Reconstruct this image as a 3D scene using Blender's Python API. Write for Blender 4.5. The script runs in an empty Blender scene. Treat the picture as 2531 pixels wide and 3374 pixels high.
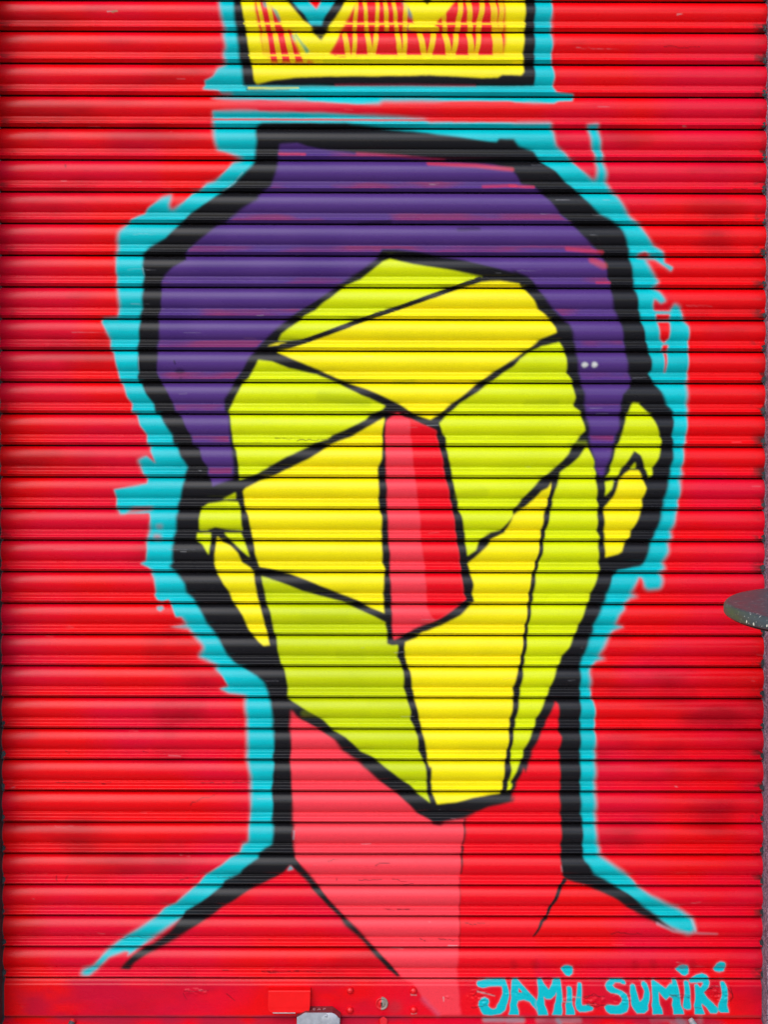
import bpy, bmesh, math, random
import numpy as np
from mathutils import Vector, Matrix

random.seed(7)
RNG = np.random.default_rng(11)
R = math.radians
scene = bpy.context.scene
col = scene.collection

# ------------------------------------------------------------------ camera
PW, PH = 2531.0, 3374.0                 # size of the photograph in pixels
MM = 0.00073                            # metres per photo pixel on the shutter
DIST, EYE, PITCH = 3.2, 1.60, R(0.5)    # camera distance, height, downward pitch
FPX = DIST / MM                         # focal length in photo pixels
ZC = 0.06 + PH / 2 * MM                 # height the middle of the frame looks at
CU = PW / 2
CV = PH / 2 - (EYE - DIST * math.tan(PITCH) - ZC) / MM
cp, sp = math.cos(PITCH), math.sin(PITCH)

cam_d = bpy.data.cameras.new('camera')
cam = bpy.data.objects.new('camera', cam_d); col.objects.link(cam)
cam.location = (0, -DIST, EYE)
cam.rotation_euler = (R(90) - PITCH, 0, 0)
cam_d.sensor_fit = 'VERTICAL'; cam_d.sensor_height = 36.0; cam_d.sensor_width = 36.0
cam_d.lens = FPX / PH * 36.0
cam_d.shift_y = (CV - PH / 2) / PH
cam_d.clip_start = 0.05; cam_d.clip_end = 500
scene.camera = cam

# ------------------------------------------------------------------ sky, sun, exposure
SUN_EL, SUN_AZ = R(40), R(-20)          # sun in front of the shutter, a little to the left
sun_dir = Vector((math.sin(SUN_AZ) * math.cos(SUN_EL), -math.cos(SUN_AZ) * math.cos(SUN_EL), math.sin(SUN_EL)))
world = bpy.data.worlds.new('World'); scene.world = world; world.use_nodes = True
wn = world.node_tree.nodes; wl = world.node_tree.links
sky = wn.new('ShaderNodeTexSky'); sky.sky_type = 'NISHITA'; sky.sun_disc = False
sky.sun_elevation = SUN_EL
sky.sun_rotation = math.atan2(sun_dir.x, sun_dir.y)
sky.air_density = 1.0; sky.dust_density = 1.0; sky.ozone_density = 1.0
wn['Background'].inputs['Strength'].default_value = 0.15
wl.new(sky.outputs[0], wn['Background'].inputs['Color'])
sun_d = bpy.data.lights.new('sun', 'SUN'); sun_d.energy = 0.95; sun_d.angle = R(50); sun_d.color = (1, 0.97, 0.93)
sun = bpy.data.objects.new('sun', sun_d); col.objects.link(sun)
sun.rotation_euler = sun_dir.to_track_quat('Z', 'Y').to_euler(); sun.location = sun_dir * 8
vs = scene.view_settings
vs.view_transform = 'Standard'; vs.look = 'None'; vs.gamma = 1.0; vs.use_curve_mapping = False
vs.exposure = 0.62
scene.cycles.use_denoising = True

# ------------------------------------------------------------------ pixel <-> place
def px_ray(u, v):
    a, b = (u - CU) / FPX, (CV - v) / FPX
    return np.array([a, cp + b * sp, b * cp - sp])
def at(u, v, d=0.0):
    """point on the vertical plane d metres in front of the shutter plane seen at pixel u, v"""
    r = px_ray(u, v); t = (DIST - d) / r[1]
    return Vector((r[0] * t, -d, EYE + r[2] * t))
def wall_z(v):                          # vectorised height on the shutter plane
    b = (CV - v) / FPX
    return EYE + (b * cp - sp) * DIST / (cp + b * sp)
def project(P):                         # world points (n,3) -> photo pixels
    x = P[:, 0]; y = P[:, 1] + DIST; z = P[:, 2] - EYE
    dep = y * cp - z * sp; up = y * sp + z * cp
    return CU + FPX * x / dep, CV - FPX * up / dep

# ------------------------------------------------------------------ helpers
def tag(o, label=None, cat=None, group=None, kind=None):
    if label: o['label'] = label
    if cat: o['category'] = cat
    if group: o['group'] = group
    if kind: o['kind'] = kind
    return o
def empty(name, loc):
    o = bpy.data.objects.new(name, None); col.objects.link(o); o.location = loc
    o.empty_display_size = 0.1
    return o
def link(name, me, mat, parent=None, loc=(0, 0, 0)):
    """link a mesh whose own origin stands at world point loc"""
    o = bpy.data.objects.new(name, me); col.objects.link(o)
    if mat: me.materials.append(mat) if not me.materials else None
    o.location = loc
    if parent:
        o.parent = parent
        base = Vector((0, 0, 0)); p = parent
        while p: base += p.location; p = p.parent
        o.location = Vector(loc) - base
    return o
def bm_mesh(name, bm, smooth=None):
    me = bpy.data.meshes.new(name); bm.to_mesh(me); bm.free()
    if smooth is not None:
        me.shade_smooth() if smooth >= 180 else None
        if smooth < 180: me.set_sharp_from_angle(angle=R(smooth)); 
    return me
def bev_box(sx, sy, sz, r=0.002, seg=2):
    bm = bmesh.new(); bmesh.ops.create_cube(bm, size=1)
    bmesh.ops.scale(bm, vec=(sx, sy, sz), verts=bm.verts)
    if r: bmesh.ops.bevel(bm, geom=bm.edges[:], offset=r, segments=seg, affect='EDGES')
    return bm
def lathe(profile, seg=48):             # profile: (radius, height) from the bottom up, axis z
    bm = bmesh.new(); rings = []
    for (r, z) in profile:
        if r < 1e-6: rings.append([bm.verts.new((0, 0, z))])
        else: rings.append([bm.verts.new((r * math.cos(2 * math.pi * k / seg), r * math.sin(2 * math.pi * k / seg), z)) for k in range(seg)])
    for a, b in zip(rings[:-1], rings[1:]):
        for k in range(seg):
            k2 = (k + 1) % seg
            if len(a) == 1 and len(b) == 1: continue
            if len(a) == 1: bm.faces.new((a[0], b[k2], b[k]))
            elif len(b) == 1: bm.faces.new((a[k], a[k2], b[0]))
            else: bm.faces.new((a[k], a[k2], b[k2], b[k]))
    bmesh.ops.recalc_face_normals(bm, faces=bm.faces)
    for f in bm.faces: f.smooth = True
    return bm
def prism(outline, depth, r=0.0015, seg=2):   # outline in (x,z), front face at y=-depth, back at y=0
    bm = bmesh.new()
    vb = [bm.verts.new((x, 0, z)) for x, z in outline]; vf = [bm.verts.new((x, -depth, z)) for x, z in outline]
    n = len(outline); front = bm.faces.new(vf); bm.faces.new(vb[::-1])
    for k in range(n): bm.faces.new((vb[k], vb[(k + 1) % n], vf[(k + 1) % n], vf[k]))
    bmesh.ops.recalc_face_normals(bm, faces=bm.faces)
    if r:
        bmesh.ops.bevel(bm, geom=[e for e in bm.edges if all(v.co.y < -depth + 1e-6 for v in e.verts)], offset=r, segments=seg, affect='EDGES')
    return bm

# ------------------------------------------------------------------ materials
def new_mat(name):
    m = bpy.data.materials.new(name); m.use_nodes = True
    nt = m.node_tree; return m, nt, nt.nodes['Principled BSDF']
def noise(nt, scale, detail=4, rough=0.55, vec=None, stretch=None):
    n = nt.nodes.new('ShaderNodeTexNoise'); n.inputs['Scale'].default_value = scale
    n.inputs['Detail'].default_value = detail; n.inputs['Roughness'].default_value = rough
    tc = nt.nodes.new('ShaderNodeTexCoord')
    src = tc.outputs['Object']
    if vec == 'geo':
        g = nt.nodes.new('ShaderNodeNewGeometry'); src = g.outputs['Position']
    if stretch:
        mp = nt.nodes.new('ShaderNodeMapping'); mp.inputs['Scale'].default_value = stretch
        nt.links.new(src, mp.inputs['Vector']); src = mp.outputs[0]
    nt.links.new(src, n.inputs['Vector'])
    return n
def ramp(nt, inp, stops):
    r = nt.nodes.new('ShaderNodeValToRGB'); e = r.color_ramp.elements
    while len(e) < len(stops): e.new(0.5)
    for k, (p, c) in enumerate(stops):
        e[k].position = p; e[k].color = c if len(c) == 4 else (*c, 1)
    nt.links.new(inp, r.inputs[0]); return r
def rng(nt, inp, lo, hi, a=0.3, b=0.7):
    n = nt.nodes.new('ShaderNodeMapRange'); n.inputs['From Min'].default_value = a; n.inputs['From Max'].default_value = b
    n.inputs['To Min'].default_value = lo; n.inputs['To Max'].default_value = hi
    nt.links.new(inp, n.inputs['Value']); return n.outputs[0]
def bump(nt, b, inp, strength, dist):
    n = nt.nodes.new('ShaderNodeBump'); n.inputs['Strength'].default_value = strength; n.inputs['Distance'].default_value = dist
    nt.links.new(inp, n.inputs['Height']); nt.links.new(n.outputs[0], b.inputs['Normal']); return n

def mural_paint():
    m, nt, b = new_mat('spray_paint_on_steel')
    at_ = nt.nodes.new('ShaderNodeAttribute'); at_.attribute_name = 'paint'
    grain = noise(nt, 420, 3, 0.6, 'geo')
    mix = nt.nodes.new('ShaderNodeMixRGB'); mix.blend_type = 'MULTIPLY'; mix.inputs[0].default_value = 1.0
    gr = ramp(nt, grain.outputs[0], [(0.25, (0.90, 0.90, 0.90)), (0.75, (1.07, 1.07, 1.07))])
    nt.links.new(at_.outputs['Color'], mix.inputs[1]); nt.links.new(gr.outputs[0], mix.inputs[2])
    nt.links.new(mix.outputs[0], b.inputs['Base Color'])
    patch = noise(nt, 9, 5, 0.6, 'geo', (0.45, 1, 2.2))
    nt.links.new(rng(nt, patch.outputs[0], 0.20, 0.34), b.inputs['Roughness'])
    b.inputs['Specular IOR Level'].default_value = 0.24
    fine = noise(nt, 650, 3, 0.6, 'geo', (0.6, 1, 1))
    bump(nt, b, fine.outputs[0], 0.10, 0.0012)
    return m
PAINT = mural_paint()

def plain(name, c1, c2, scale, rough=(0.4, 0.6), metal=0.0, bstr=0.1, bdist=0.001, spec=0.5, space=None):
    m, nt, b = new_mat(name)
    n = noise(nt, scale, 5, 0.6, space)
    r = ramp(nt, n.outputs[0], [(0.3, c1), (0.7, c2)]); nt.links.new(r.outputs[0], b.inputs['Base Color'])
    n2 = noise(nt, scale * 0.37, 4, 0.6, space); nt.links.new(rng(nt, n2.outputs[0], *rough), b.inputs['Roughness'])
    b.inputs['Metallic'].default_value = metal; b.inputs['Specular IOR Level'].default_value = spec
    if bstr: bump(nt, b, n.outputs[0], bstr, bdist)
    return m
RED_GLOSS = plain('red_gloss_paint', (0.62, 0.001, 0.004), (0.86, 0.003, 0.008), 60, (0.28, 0.45), 0, 0.12, 0.0008, 0.5, 'geo')
STEEL = plain('zinc_steel', (0.34, 0.35, 0.38), (0.48, 0.49, 0.52), 75, (0.35, 0.55), 0.25, 0.08, 0.0006)
STAINED = plain('red_stained_zinc', (0.13, 0.022, 0.026), (0.24, 0.055, 0.06), 85, (0.38, 0.55), 0.3, 0.15, 0.0008)
BARE = plain('bare_scuffed_metal', (0.20, 0.15, 0.12), (0.36, 0.31, 0.27), 200, (0.4, 0.6), 0.5, 0.2, 0.0008)
GUIDE = plain('black_guide_steel', (0.006, 0.006, 0.006), (0.018, 0.016, 0.014), 60, (0.5, 0.8), 0, 0.2, 0.001)
CLIP = plain('dark_grey_nylon', (0.018, 0.026, 0.028), (0.05, 0.062, 0.064), 160, (0.5, 0.7), 0, 0.2, 0.001)
HOLE = plain('keyway_dark', (0.003, 0.003, 0.003), (0.008, 0.007, 0.006), 100, (0.6, 0.8), 0, 0)
PALE = plain('chipped_pale_primer', (0.42, 0.42, 0.42), (0.68, 0.67, 0.65), 150, (0.5, 0.7), 0, 0.2, 0.001)

def granite():
    m, nt, b = new_mat('speckled_granite')
    v = nt.nodes.new('ShaderNodeTexVoronoi'); v.inputs['Scale'].default_value = 330
    g = nt.nodes.new('ShaderNodeNewGeometry'); nt.links.new(g.outputs['Position'], v.inputs['Vector'])
    n = noise(nt, 45, 5, 0.65, 'geo'); n2 = noise(nt, 260, 3, 0.6, 'geo')
    hs = nt.nodes.new('ShaderNodeSeparateColor'); nt.links.new(v.outputs['Color'], hs.inputs[0])
    r1 = ramp(nt, hs.outputs[0], [(0.0, (0.05, 0.05, 0.062)), (0.35, (0.17, 0.15, 0.185)), (0.7, (0.31, 0.26, 0.30)), (1.0, (0.52, 0.46, 0.50))])
    r2 = ramp(nt, n.outputs[0], [(0.3, (0.42, 0.44, 0.50)), (0.7, (1.35, 1.25, 1.30))])
    mx = nt.nodes.new('ShaderNodeMixRGB'); mx.blend_type = 'MULTIPLY'; mx.inputs[0].default_value = 1
    nt.links.new(r1.outputs[0], mx.inputs[1]); nt.links.new(r2.outputs[0], mx.inputs[2])
    nt.links.new(mx.outputs[0], b.inputs['Base Color']); b.inputs['Roughness'].default_value = 0.6
    bump(nt, b, n2.outputs[0], 0.5, 0.002)
    return m
GRANITE = granite()

def table_lacquer(name, speckle=True):
    m, nt, b = new_mat(name)
    n = noise(nt, 30, 4); r = ramp(nt, n.outputs[0], [(0.3, (0.040, 0.052, 0.058)), (0.7, (0.065, 0.082, 0.088))])
    sp_ = noise(nt, 260, 2, 0.5, None, (0.28, 1, 1))
    sr = ramp(nt, sp_.outputs[0], [(0.68, (0, 0, 0)), (0.71, (1, 1, 1))])
    mx = nt.nodes.new('ShaderNodeMixRGB'); nt.links.new(sr.outputs[0], mx.inputs[0])
    nt.links.new(r.outputs[0], mx.inputs[1]); mx.inputs[2].default_value = (0.5, 0.48, 0.46, 1)
    nt.links.new(mx.outputs[0], b.inputs['Base Color'])
    nt.links.new(rng(nt, n.outputs[0], 0.34, 0.5), b.inputs['Roughness'])
    bump(nt, b, sp_.outputs[0], 0.12, 0.0008)
    return m
LACQUER = table_lacquer('dark_table_lacquer')

def paving():
    m, nt, b = new_mat('grey_paving')
    n = noise(nt, 3, 6, 0.6, 'geo'); n2 = noise(nt, 160, 3, 0.6, 'geo')
    r = ramp(nt, n.outputs[0], [(0.3, (0.19, 0.185, 0.18)), (0.7, (0.27, 0.265, 0.255))])
    nt.links.new(r.outputs[0], b.inputs['Base Color']); b.inputs['Roughness'].default_value = 0.85
    bump(nt, b, n2.outputs[0], 0.4, 0.003)
    return m

# ------------------------------------------------------------------ the mural, laid down coat by coat
HS = 0.5                                 # canvas cells per photo pixel
CW_, CH_ = int(PW * HS) + 40, int(PH * HS) + 40
OFF = 20
CAN = np.zeros((CH_, CW_, 3), np.float32)
_crops = {'A': (0, 0), 'B': (850, 0), 'C': (1681, 0), 'D': (0, 850), 'E': (850, 850), 'F': (1681, 850),
          'G': (0, 1700), 'H': (850, 1700), 'I': (1681, 1700), 'J': (0, 2524), 'K': (850, 2524), 'L': (1681, 2524)}
FRAME = {k: (v[0], v[1], 850 / 1659) for k, v in _crops.items()}
FRAME.update({'M': (750, 0, 500 / 1659), 'N': (1250, 0, 600 / 1659), 'O': (1530, 3120, 501 / 1659),
              'Q': (2031, 3120, 500 / 1659), 'S': (840, 3180, 400 / 1659), 'T': (1130, 3180, 400 / 1659), 'Z': (0, 0, 1.0)})
def pts(s):
    """'A 10,20 30,40 B 5,6' : points measured in lettered close-ups -> photo pixels"""
    f = FRAME['Z']; out = []
    for w in s.split():
        if w in FRAME: f = FRAME[w]
        else:
            x, y = w.split(','); out.append((f[0] + float(x) * f[2], f[1] + float(y) * f[2]))
    return np.array(out)

def vnoise(shape, cell, octaves=3, seed=0, aspect=1.0):
    g = np.random.default_rng(seed); out = np.zeros(shape, np.float32); amp, tot = 1.0, 0
    for o in range(octaves):
        cy, cx = max(2.0, cell / 2 ** o), max(2.0, cell * aspect / 2 ** o)
        gy, gx = int(shape[0] / cy) + 3, int(shape[1] / cx) + 3
        G = g.random((gy, gx), dtype=np.float32)
        y = np.arange(shape[0]) / cy; x = np.arange(shape[1]) / cx
        y0 = y.astype(int); x0 = x.astype(int)
        fy = (y - y0)[:, None]; fx = (x - x0)[None, :]
        fy = fy * fy * (3 - 2 * fy); fx = fx * fx * (3 - 2 * fx)
        a = G[y0][:, x0]; b_ = G[y0][:, x0 + 1]; c = G[y0 + 1][:, x0]; d = G[y0 + 1][:, x0 + 1]
        out += amp * ((a * (1 - fx) + b_ * fx) * (1 - fy) + (c * (1 - fx) + d * fx) * fy); tot += amp; amp *= 0.5
    return out / tot

def box_blur(a, r):
    if r < 0.5: return a
    r = int(round(r)); k = 2 * r + 1
    for ax in (0, 1):
        p = np.pad(a, [(r + 1, r) if i == ax else (0, 0) for i in (0, 1)], mode='edge')
        c = np.cumsum(p, axis=ax, dtype=np.float64)
        a = ((c[k:] - c[:-k]) if ax == 0 else (c[:, k:] - c[:, :-k])) / k
    return a.astype(np.float32)
def soften(a, px):
    r = px * HS
    for _ in range(2): a = box_blur(a, r * 0.7) if r >= 0.7 else a
    return a
SOFTN = vnoise((CH_, CW_), 60, 2, 5)
def cover(P, soft=3.0, soft2=None):
    """coverage of polygon P on the canvas: (row0, col0, alpha)"""
    Q = P * HS + OFF; pad = int((soft2 or soft) * HS * 2.5) + 4
    x0 = max(0, int(Q[:, 0].min()) - pad); x1 = min(CW_, int(Q[:, 0].max()) + pad + 2)
    y0 = max(0, int(Q[:, 1].min()) - pad); y1 = min(CH_, int(Q[:, 1].max()) + pad + 2)
    if x1 <= x0 or y1 <= y0: return None
    a = np.zeros((y1 - y0, x1 - x0), np.float32); A_, B_ = Q, np.roll(Q, -1, 0)
    SS = 3; cols = np.arange(x0, x1, dtype=np.float32)
    for row in range(y1 - y0):
        for s in range(SS):
            y = y0 + row + (s + 0.5) / SS
            m = (A_[:, 1] <= y) != (B_[:, 1] <= y)
            if not m.any(): continue
            p, q = A_[m], B_[m]
            xs = np.sort(p[:, 0] + (y - p[:, 1]) / (q[:, 1] - p[:, 1]) * (q[:, 0] - p[:, 0]))
            for k in range(0, len(xs) - 1, 2):
                a[row] += np.clip(np.minimum(cols + 1, xs[k + 1]) - np.maximum(cols, xs[k]), 0, 1) / SS
    b_ = soften(a, soft)
    if soft2:
        w = np.clip((SOFTN[y0:y1, x0:x1] - 0.35) / 0.3, 0, 1)
        b_ = b_ * (1 - w) + soften(a, soft2) * w
    return y0, x0, b_
def lay(c, colour, strength=1.0):
    if c is None: return
    y0, x0, a = c; h, w = a.shape
    a = (a * strength)[..., None]
    CAN[y0:y0 + h, x0:x0 + w] = CAN[y0:y0 + h, x0:x0 + w] * (1 - a) + np.array(colour, np.float32) * a
def fill(s, colour, soft=2.5, soft2=None, strength=1.0): lay(cover(pts(s), soft, soft2), colour, strength)
def stroke(s, width, colour, soft=2.5, strength=1.0, w_end=None):
    """a sprayed line through the points, width in photo pixels"""
    P = pts(s) if isinstance(s, str) else np.array(s, float)
    w_end = width if w_end is None else w_end
    Q = P * HS + OFF; pad = int((max(width, w_end) / 2 + soft * 3) * HS) + 3
    x0 = max(0, int(Q[:, 0].min()) - pad); x1 = min(CW_, int(Q[:, 0].max()) + pad)
    y0 = max(0, int(Q[:, 1].min()) - pad); y1 = min(CH_, int(Q[:, 1].max()) + pad)
    if x1 <= x0 or y1 <= y0: return
    X, Y = np.meshgrid(np.arange(x0, x1) + 0.5, np.arange(y0, y1) + 0.5)
    best = np.full(X.shape, 1e9, np.float32); n = len(Q) - 1
    for k in range(n):
        a, b_ = Q[k], Q[k + 1]; d = b_ - a; L = max(1e-6, (d ** 2).sum())
        t = np.clip(((X - a[0]) * d[0] + (Y - a[1]) * d[1]) / L, 0, 1)
        w = (width + (w_end - width) * (k + t) / n) / 2 * HS
        best = np.minimum(best, np.hypot(X - a[0] - t * d[0], Y - a[1] - t * d[1]) - w)
    s_ = max(0.6, soft * HS)
    al = np.clip(0.5 - best / (2 * s_), 0, 1); al = al * al * (3 - 2 * al)
    lay((y0, x0, al.astype(np.float32)), colour, strength)
def blob(x, y, rx, ry, colour, soft=2.0, strength=1.0, n=14, seed=None):
    g = random.Random(seed if seed is not None else int(x * 7 + y))
    k = ' '.join('%.1f,%.1f' % (x + rx * math.cos(2 * math.pi * i / n) * g.uniform(.85, 1.12), y + ry * math.sin(2 * math.pi * i / n) * g.uniform(.85, 1.12)) for i in range(n))
    fill('Z ' + k, colour, soft, None, strength)

RED = (0.80, 0.0012, 0.004); CRIM = (0.70, 0.002, 0.030); DRED = (0.30, 0.001, 0.006)
CYAN = (0.0002, 0.47, 0.50); BLACK = (0.0095, 0.0085, 0.010); PURPLE = (0.085, 0.032, 0.185)
YEL = (0.90, 0.74, 0.002); LIME = (0.66, 0.72, 0.0005); LIME2 = (0.56, 0.63, 0.0005)
PINK = (0.86, 0.044, 0.064); NRED = (0.80, 0.002, 0.010)

# seams between the slats (photo rows at the middle of the frame)
SEAM = [-98, 6, 107.6, 213.7, 320, 425.5, 531.5, 636.5, 741, 845.8, 950, 1055, 1159, 1263.3, 1367.6, 1472, 1576, 1680, 1784,
        1888, 1992, 2095, 2198, 2301, 2404, 2506.5, 2609.5, 2713, 2816, 2918.5, 3020.5, 3123, 3224.5]
def seam_tilt(v): return 3.6 - 1.3 * v / PH
def phase_map():
    Y = (np.arange(CH_) - OFF) / HS
    i = np.clip(np.searchsorted(SEAM, Y, side='right') - 1, 0, len(SEAM) - 2)
    s = np.array(SEAM); return (Y - s[i]) / (s[i + 1] - s[i])

def ground_coats():
    n1 = vnoise((CH_, CW_), 150, 4, 1, 1.6)[..., None]; n2 = vnoise((CH_, CW_), 60, 4, 2, 2.5)[..., None]
    CAN[:] = np.array(RED, np.float32)
    w = np.clip((n1 - 0.45) / 0.2, 0, 1) * 0.75; CAN[:] = CAN * (1 - w) + np.array(CRIM, np.float32) * w
    w = np.clip((n2 - 0.60) / 0.22, 0, 1) * 0.55; CAN[:] = CAN * (1 - w) + np.array(DRED, np.float32) * w
ground_coats()

# --- turquoise halo
fill('A 1405,-40 1405,10 1420,110 1432,150 1450,190 1430,215 1450,300 1430,350 1450,395 1445,420 1400,440 1370,490 1315,518 1318,548 1300,572 1400,580 1430,603 1480,600 1500,610 1420,622 1350,636 1500,640 1659,640 '
     'B 300,650 650,672 780,668 800,650 1200,650 1659,652 C 0,655 100,660 280,667 310,652 400,650 415,622 410,605 300,592 280,560 285,500 275,430 265,380 275,300 265,200 270,110 275,-40', CYAN, 2.5, 9)
fill('A 1365,712 1659,710 B 0,716 430,726 900,752 1070,766 1110,785 1659,786 C 0,790 270,790 265,815 280,850 285,900 300,940 350,980 390,1030 440,1080 500,1130 550,1165 557,1080 548,1000 522,940 510,860 497,800 570,795 570,850 585,940 600,1000 600,1040 615,1100 620,1175 650,1230 690,1260 740,1340 780,1400 830,1440 870,1500 930,1580 980,1612 1000,1650 '
     'F 990,30 1045,60 1035,88 985,52 930,12 870,8 910,80 962,150 935,182 915,190 960,215 985,250 1002,278 970,297 925,262 920,300 935,340 1030,345 1060,290 1100,320 1115,400 1150,440 1155,520 1145,550 1150,600 1145,730 1140,800 1140,950 1145,1000 1140,1050 1135,1140 1125,1190 1120,1230 1115,1300 1105,1360 1110,1400 1095,1430 1095,1540 1080,1570 1085,1610 1065,1659 '
     'I 1055,60 1035,100 1040,150 1020,170 1020,230 985,300 1000,340 960,362 980,385 980,420 965,470 890,480 860,460 850,400 830,395 800,450 780,500 830,515 770,530 740,565 740,600 700,640 680,700 740,712 660,740 640,775 610,830 570,900 620,915 550,935 525,975 510,1010 520,1080 520,1165 540,1190 550,1300 545,1370 550,1400 548,1659 '
     'L 550,300 555,480 575,520 575,570 640,620 740,690 770,710 820,770 900,830 1020,890 1080,910 1150,960 1180,980 1190,1060 1150,1085 1030,1040 600,760 400,690 '
     'K 1000,560 400,560 J 1640,640 815,1225 830,1195 800,1192 700,1230 630,1300 570,1350 515,1345 530,1310 600,1280 640,1240 690,1180 740,1140 800,1095 900,1040 1000,970 1060,910 1130,880 1210,810 1280,750 1320,700 1420,640 1480,590 1540,560 1560,500 1595,490 1600,390 1610,290 1610,60 1595,0 '
     'G 1600,1620 1585,1560 1590,1480 1585,1370 1585,1300 1575,1240 1575,1200 1580,1155 1470,1140 1410,1110 1465,1095 1430,1030 1380,980 1400,965 1330,930 1270,905 1310,850 1300,830 1255,780 1240,760 1210,722 1090,712 1200,700 1165,650 1130,650 1110,600 1095,560 1080,535 1040,550 1010,540 990,505 1000,490 990,400 970,370 980,355 950,330 900,305 935,290 945,220 940,165 950,140 960,90 965,10 '
     'D 960,1640 770,1650 760,1625 745,1610 750,1550 730,1490 945,1450 950,1420 920,1390 885,1300 940,1272 1000,1320 965,1240 970,1215 945,1195 945,1140 900,1080 880,1010 845,990 850,940 815,890 790,815 775,800 765,760 745,690 730,610 710,590 710,530 680,470 650,410 670,388 755,385 760,350 765,300 755,210 745,180 755,130 745,100 745,10 '
     'A 745,1640 760,1600 750,1560 760,1490 830,1435 840,1410 930,1375 950,1340 1040,1270 1105,1250 1085,1330 1105,1350 1180,1300 1240,1245 1280,1230 1330,1180 1380,1165 1440,1110 1500,1045 1565,1022 1490,992 1395,965 1380,910 1370,850 1370,780', CYAN, 2.5, 9)
stroke('A 1372,768 1659,768 B 400,769 1000,773 1659,776', 7, RED, 2, 0.85)
# bites of red in the halo
for s in ('F 940,362 1028,362 1030,398 945,400', 'F 950,412 1030,412 1024,520 995,548 965,520', 'F 982,560 1020,560 1012,602 975,602', 'F 992,612 1012,612 1003,738 995,738',
          'C 830,1632 870,1618 905,1640 890,1659 820,1659'):
    fill(s, RED, 3, 6)
for s in ('G 985,120 1035,125 1030,150 990,148', 'G 1000,60 1040,60 1030,85', 'D 860,1605 985,1600 970,1620 800,1650'): fill(s, RED, 5, 9, 0.7)
fill('G 1005,585 1040,578 1055,595 1030,615 1010,605', CYAN, 3, 6, 0.8)

# --- crown
fill('A 1498,-40 1500,10 1505,130 1520,190 1520,215 1530,300 1535,390 1550,420 1560,540 1570,556 1659,556 B 0,556 1000,556 1659,556 C 0,556 160,552 160,400 160,150 165,20 165,-40', BLACK, 3, 6)
stroke('A 1590,575 1659,578 B 60,580 200,578', 10, BLACK, 3, 0.6, 4)
stroke('A 1600,566 1659,566 B 100,568 260,566', 7, YEL, 3, 0.8, 4)
fill('A 1545,-40 1550,10 1575,150 1585,195 1585,220 1612,390 1622,420 1635,520 1650,541 1659,542 B 0,540 100,515 250,497 500,490 900,488 1100,483 1250,490 1440,501 1540,498 1570,480 C 0,480 70,483 88,460 85,300 95,170 100,-40', YEL, 2.5, 4)
stroke('B 500,545 900,545 1400,550', 7, (0.35, 0.02, 0.05), 4, 0.6)
CRED = (0.78, 0.012, 0.018)
fill('M 290,-20 370,-20 420,20 480,80 560,200 600,300 700,335 715,430 770,520 790,590 830,640 940,672 940,690 480,690 400,600 350,345 300,120', CRED, 2.5, 5)
fill('M 1390,50 1310,220 1240,330 1200,430 1110,590 1240,625 1659,600 N 0,520 900,525 1130,505 1155,300 1140,-20 0,-20 M 1420,-20', CRED, 2.5, 5)
for s in ('M 370,15 430,15 470,90 400,80', 'M 480,80 540,110 580,230 560,240 520,160', 'M 690,385 720,385 760,470 720,440', 'M 820,470 900,560 840,590', 'N 205,20 240,20 300,110 310,190 270,160', 'N 250,240 320,235 320,262 270,285'):
    fill(s, (0.05, 0.36, 0.30), 4, 6, 0.8)
stroke('N 290,250 400,265 520,270', 20, YEL, 3)
W = 0.3014; V = 0.3617
fill('N 225,-20 720,-20 610,105 545,180 500,250 480,280 340,280 300,150', YEL, 2.5, 4)
fill('N 395,-10 485,-10 440,46', BLACK, 3)
for (x0, x1, w) in ((330, 395, 42), (440, 500, 46), (560, 635, 44)): stroke('M %d,15 %d,330' % (x0, x1), w * W, YEL, 2.5, 0.8)
stroke('M 520,0 640,120 760,290', 130 * W, YEL, 3); stroke('M 740,270 880,312', 60 * W, YEL, 3)
stroke('M 1370,-20 1260,110 1150,300', 105 * W, YEL, 3)
for (x0, x1, w) in ((1410, 1388, 42), (1500, 1522, 42), (1640, 1632, 40)): stroke('M %d,15 %d,330' % (x0, x1), w * W, YEL, 2.5, 0.75)
for (x0, x1, w) in ((55, 70, 38), (130, 160, 34), (240, 235, 40), (575, 602, 40), (745, 715, 46), (815, 832, 46), (940, 905, 46), (1035, 1060, 60), (1112, 1112, 46)): stroke('N %d,15 %d,275' % (x0, x1), w * V, YEL, 2.5, 0.72)
for (x0, x1, w) in ((400, 440, 66), (520, 570, 55), (645, 712, 60), (770, 850, 55)): stroke('M %d,385 %d,662' % (x0, x1), w * W, YEL, 2.5, 0.75)
stroke('M 800,390 985,600', 60 * W, YEL, 3, 0.8); stroke('M 920,400 1020,520 1010,650', 110 * W, YEL, 3); stroke('M 1160,385 1040,600', 105 * W, YEL, 3)
for (x0, x1, w) in ((1280, 1330, 55), (1390, 1380, 46), (1530, 1570, 55), (1625, 1590, 50)): stroke('M %d,385 %d,650' % (x0, x1), w * W, YEL, 2.5, 0.72)
for (x0, x1, w) in ((165, 200, 45), (235, 228, 40), (370, 428, 50), (495, 448, 48), (600, 652, 50), (700, 668, 46), (820, 852, 52), (908, 878, 42), (1070, 1092, 90)): stroke('N %d,318 %d,565' % (x0, x1), w * V, YEL, 2.5, 0.75)
for s in ('M 180,258 900,262', 'M 1105,258 1659,262', 'N 0,218 1330,216', 'M 235,605 1150,608', 'M 1200,608 1659,604'): stroke(s, 6, YEL, 2, 0.9)
stroke('N 0,512 600,515 1300,512', 9, YEL, 2, 0.9); stroke('M 1060,672 1400,668 N 400,565 1200,570', 11, (0.62, 0.62, 0.004), 4, 0.85)
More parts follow.
